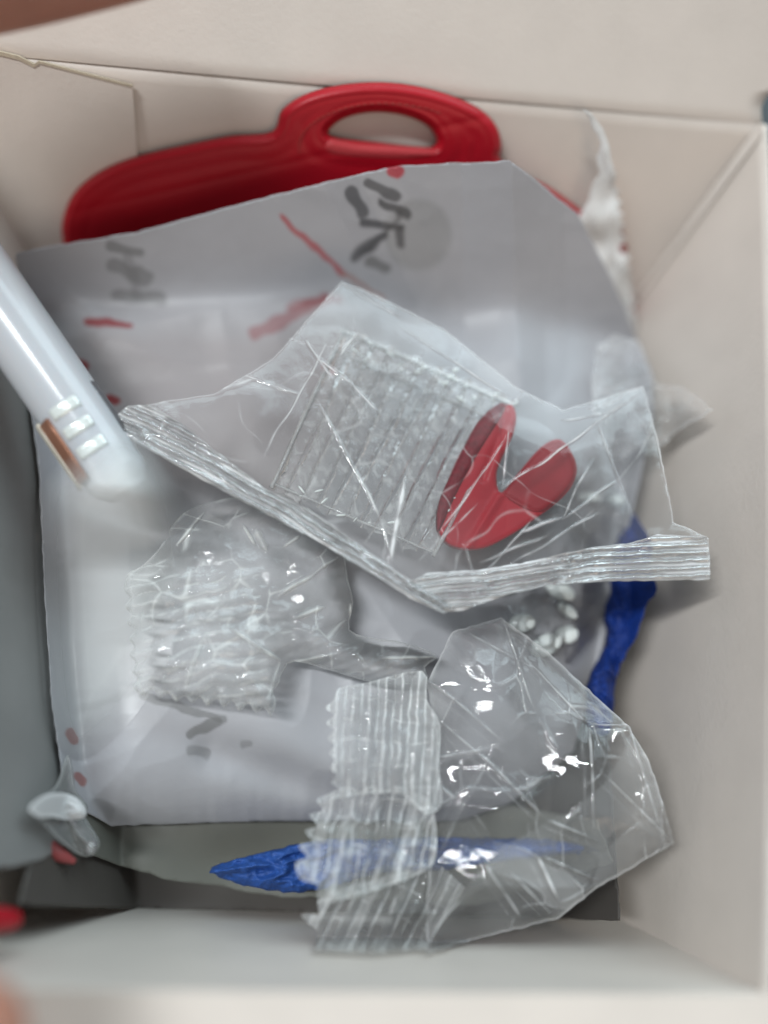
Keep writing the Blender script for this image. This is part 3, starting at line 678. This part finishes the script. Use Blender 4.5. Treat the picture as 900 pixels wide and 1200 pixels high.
for u in (0., 1.):
    clearbar('side_bar', uv(u, .0), uv(u, 1.), .00025 if 0 < u < 1 else .0005, .0428, tray)
for k in range(46):                              # small white slivers painted as glints along the top and side of the tray
    u, v = (R_.uniform(.0, 1.), R_.uniform(.01, .13)) if k < 30 else ((R_.uniform(.82, 1.), R_.uniform(.1, .9)) if k < 38 else (R_.uniform(.1, .9), R_.uniform(.9, 1.)))
    x, y = uv(u, v); r_ = R_.uniform(.00012, .0003)
    dome('sparkle', P(x, y, .0431), r_ * R_.uniform(1.5, 5), r_, .0003, 'glint', tray, 10, 4, ang=R_.uniform(-1, 1))
for k in range(3):  # three white dashes painted as a reflection
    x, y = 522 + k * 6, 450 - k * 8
    dome('sparkle', P(float(x), float(y), .0432), .0008, .0005, .0006, 'glint', tray, 12, 5, ang=.6)

# ------------------------------------------------------------------ the upper clear bag
bagA = thing('clear_sealed_bag', 'clear bag with two shiny heat sealed edges holding the red clip', 'bag')
pA = densify([(136, 486), (190, 470), (250, 462), (320, 420), (400, 330), (440, 345), (520, 385), (607, 455), (660, 480), (754, 452), (772, 520), (790, 612), (830, 630), (832, 678), (760, 680), (640, 684), (560, 704), (520, 718), (470, 690), (380, 632), (300, 588), (210, 545), (150, 515)], .6, 7, 21)
LA = [(180, 474, 400, 338, .7, 2.2), (250, 455, 300, 445, .5, 3), (285, 440, 352, 462, .6, 1.6), (390, 395, 305, 540, .7, 1.3), (372, 470, 448, 610, .8, 1.4), (448, 610, 462, 660, .4, 1.4), (402, 335, 470, 372, .5, 2.),
      (474, 560, 458, 668, 1.3, 3.2), (585, 576, 754, 455, 1.0, 1.3), (655, 492, 720, 482, .5, 1.4), (760, 470, 793, 618, .8, 1.2), (694, 540, 660, 610, .7, 1.6), (660, 610, 730, 560, .5, 1.5), (515, 625, 603, 500, .8, 1.4), (590, 570, 597, 500, .7, 1.8),
      (610, 625, 660, 608, .6, 2.), (560, 680, 625, 610, .5, 1.4), (490, 660, 560, 590, .4, 1.4), (560, 660, 640, 628, .5, 1.8), (375, 422, 412, 450, .8, 1.6), (412, 450, 440, 480, .5, 1.6), (420, 385, 400, 420, .6, 1.4), (545, 640, 560, 690, .4, 2),
      (465, 380, 600, 468, .6, 1.4), (360, 400, 390, 445, .5, 1.5), (690, 470, 740, 600, .3, 1.6), (600, 660, 700, 600, .4, 1.5)]
def zA(X, Y):
    d = edgedist(X, Y, pA); c, _ = creases(X, Y, LA)
    return .0450 + .0009 * np.clip(d / 50, 0, 1) ** .6 + .0009 * ridged(X, Y, 150, 141, 1) + .00006 * ridged(X, Y, 24, 143, 1) + .0007 * np.clip(facets(X, Y, 14, 13, (130, 330, 840, 720))[1], -1, 3) + c * .0003 + .004 * np.clip((X - 720) / 110, 0, 1)
def hA(X, Y):
    _, c = creases(X, Y, LA); e = np.exp(-(edgedist(X, Y, pA) / 1.8) ** 2)
    fa, _, la = facets(X, Y, 22, 12, (130, 330, 840, 720), 2.5)
    return .03 * fa + .22 * la + .62 * c ** 1.2 + .30 * e + .05 * np.clip(vnoise(X, Y, 50, 144) - .3, 0, 1)
sheet('bag_front', pA, zA, 'film', bagA, 1.25, attrs={'haze': hA})
sheet('bag_back', pA, lambda X, Y: .0398 - .0008 * ridged(X, Y, 90, 147, 2), 'film', bagA, 3., attrs={'haze': lambda X, Y: .3 * hA(X - 12, Y + 7)})
def seal(pts, prof_pts, seed, n_fold=5, amp=.0009, hz=.12, zb=.0478):
    """a heat sealed edge: long parallel folds running its length"""
    pp = np.array(pts, float); cl = np.array(prof_pts, float)
    def para(X, Y):
        best = np.full(X.shape, 1e9); sd = np.zeros(X.shape); tt_ = np.zeros(X.shape); L0 = 0
        for i in range(len(cl) - 1):
            a, b = cl[i], cl[i + 1]; L_ = np.hypot(*(b - a)); d, t = segdist(X, Y, *a, *b, True)
            s = ((X - a[0]) * (b[1] - a[1]) - (Y - a[1]) * (b[0] - a[0])) / L_; k = d < best
            best[k] = d[k]; sd[k] = s[k]; tt_[k] = L0 + t[k] * L_; L0 += L_
        return sd, tt_
    def zf(X, Y):
        s, t = para(X, Y); w_ = s + 5 * vnoise(t, s * .3, 60, seed) + 1.5 * vnoise(t, s, 12, seed + 1)
        f_ = (w_ / n_fold) % 1
        return zb + amp * np.minimum(f_, 1 - f_) * 2 * (.4 + vnoise(t, s, 30, seed + 3)) + .0006 * ridged(t, s * 2.5, 16, seed + 2, 2) * vnoise(t, s * 0, 50, seed + 8) * 1.6 + .0012 * vnoise(t, s * 0, 120, seed + 4) + .004 * np.clip((X - 720) / 110, 0, 1)
    def hf(X, Y):
        s, t = para(X, Y); w_ = s + 5 * vnoise(t, s * .3, 60, seed) + 1.5 * vnoise(t, s, 12, seed + 1); f_ = (w_ / n_fold) % 1
        ln = np.exp(-(np.minimum(f_, 1 - f_) * n_fold / 1.1) ** 2) * np.clip(vnoise(t * .22, w_, 9, seed + 9) * 2.6 - 1.0, 0, 1); return .10 * vnoise(t, s, 26, seed + 11) + 1.15 * ln * (.35 + .9 * vnoise(t, s * 0, 70, seed + 10)) + hz * .4 + hz * 2.2 * np.clip(.22 - np.minimum(f_, 1 - f_), 0, 1) * 4 * vnoise(t, s, 22, seed + 6) + .3 * np.exp(-(edgedist(X, Y, pp) / 1.6) ** 2)  # broken white streaks painted as the seal's highlights
    return sheet('heat_seal', densify(pp, .6, 6, seed), zf, 'seal', bagA, 1.1, attrs={'haze': hf}, thick=.0004)
seal([(134, 488), (150, 476), (175, 474), (215, 498), (262, 535), (310, 572), (360, 596), (410, 630), (455, 662), (500, 692), (535, 712), (520, 718), (480, 700), (430, 668), (370, 632), (300, 595), (225, 555), (165, 520), (140, 505)], [(140, 490), (240, 540), (320, 585), (420, 645), (525, 714)], 201, 9)
seal([(476, 684), (500, 672), (560, 668), (610, 660), (655, 650), (700, 640), (740, 636), (770, 626), (828, 628), (832, 652), (832, 679), (780, 680), (700, 681), (640, 686), (590, 698), (540, 716), (515, 716), (495, 700)], [(478, 690), (560, 682), (650, 668), (740, 660), (832, 655)], 221, 9)

# ------------------------------------------------------------------ clear pod at the lower left
pod = thing('clear_pod', 'small clear plastic pod with a painted bright highlight and reddish rim at lower left', 'plastic pod')
pp = smoothpoly([(78, 885), (84, 900), (88, 925), (102, 945), (100, 958), (116, 985), (112, 1000), (98, 1004), (76, 990), (50, 965), (33, 948), (46, 935), (66, 920)], 5)
sheet('pod_shell', pp, lambda X, Y: .024 + .006 * np.clip(edgedist(X, Y, pp) / 22, 0, 1) ** .6, 'film2', pod, 1.5, lift=.005, attrs={'haze': lambda X, Y: .06 + .2 * np.exp(-(edgedist(X, Y, pp) / 2.5) ** 2)}, thick=.0008)
lp = smoothpoly([(34, 948), (48, 934), (68, 929), (88, 934), (100, 948), (98, 958), (82, 961), (62, 958), (46, 958)], 5)
sheet('pod_highlight', lp, lambda X, Y: .0305 + .0014 * np.clip(edgedist(X, Y, lp) / 9, 0, 1) ** .6 - .0007 * np.exp(-((Y - 948) / 2.2) ** 2) * np.clip((92 - X) / 20, 0, 1), 'blister', pod, 1.2, lift=.007, attrs={'haze': lambda X, Y: .35 + .35 * np.exp(-(edgedist(X, Y, lp) / 3.5) ** 2)}, thick=.0008)  # whitish crescent paints the pod's highlight into its haze
c = P(107., 993., .030); dome('pod_bead', c, .0009, .0012, .001, 'blister', pod, full=True)
sweep('pod_rim', path([(34, 960, .030), (48, 982, .030), (68, 1000, .029), (88, 1010, .028)]), [.0006, .0013, .0013, .0005], plastic('dull_red_plastic', (.26, .05, .05), .4), pod, 12)

# small red tab on the front wall
rt = sweep('red_tab', [P(x, 1078., float(zwall(np.array([x]), np.array([1078.]))[0]) + .003) for x in (-40., -20., 0., 14., 22.)], [.0016, .0018, .0018, .0015, .0006], 'red', None, 16)
tag(rt, 'small red plastic tab against the front wall at the lower left', 'tab')

# ------------------------------------------------------------------ the hand holding the box from the left
per = thing('person', 'bare hand gripping the left side of the box by its rim', 'person')
def hand():
    joints, edges, rad = [], [], []
    def add(p, r, par=None):
        joints.append(tuple(p)); rad.append(r)
        if par is not None: edges.append((par, len(joints) - 1))
        return len(joints) - 1
    tipT = P(215., -72., .092); tipB = P(16., 1276., .083)
    wx = XL - .070
    pm = add((wx, .010, .02), .020); wr_ = add((wx - .055, .0, -.01 + .02), .024, pm); add((wx - .12, -.01, .02), .027, wr_)
    k0 = add((wx + .012, .034, .036), .012, pm)
    # index finger, reaching the lid at the top left
    a = add((wx + .026, .060, .060), .0088, k0); a = add(P(-160., -10., .086), .0100, a); mid = P(40., -50., .090); a = add(mid, .0098, a); add(tipT, .0072, a)
    # thumb along the front corner
    t = add((wx + .010, -.020, .036), .013, pm); t = add((wx + .034, -.048, .062), .0105, t); t = add((tipB[0] - .022, tipB[1] + .004, .078), .0095, t); add(tipB, .0105, t)
    for y0, dz in ((.020, 0), (.003, -.004), (-.012, -.008)):
        k = add((wx + .018, y0, .022 + dz), .0095, pm); k = add((wx + .042, y0 + .002, .020 + dz), .0082, k); add((XL - .012, y0 + .003, .016 + dz), .0072, k)
    me = bpy.data.meshes.new('hand'); me.from_pydata(joints, edges, []); o = bpy.data.objects.new('hand', me)
    C.objects.link(o); o.parent = per
    md = o.modifiers.new('skin', 'SKIN'); me.skin_vertices or None
    bpy.context.view_layer.objects.active = o
    if not me.skin_vertices: me.attributes  # layer is made with the modifier
    sv = me.skin_vertices[0].data
    for i, r in enumerate(rad): sv[i].radius = (r, r)
    sv[0].use_root = True; md.use_smooth_shade = True
    s = o.modifiers.new('smooth', 'SUBSURF'); s.levels = 2; s.render_levels = 2
    me.materials.append(MAT['skin'])
    return tipT, tipB
try:
    hand()
except Exception as ex:
    print('HAND', ex)
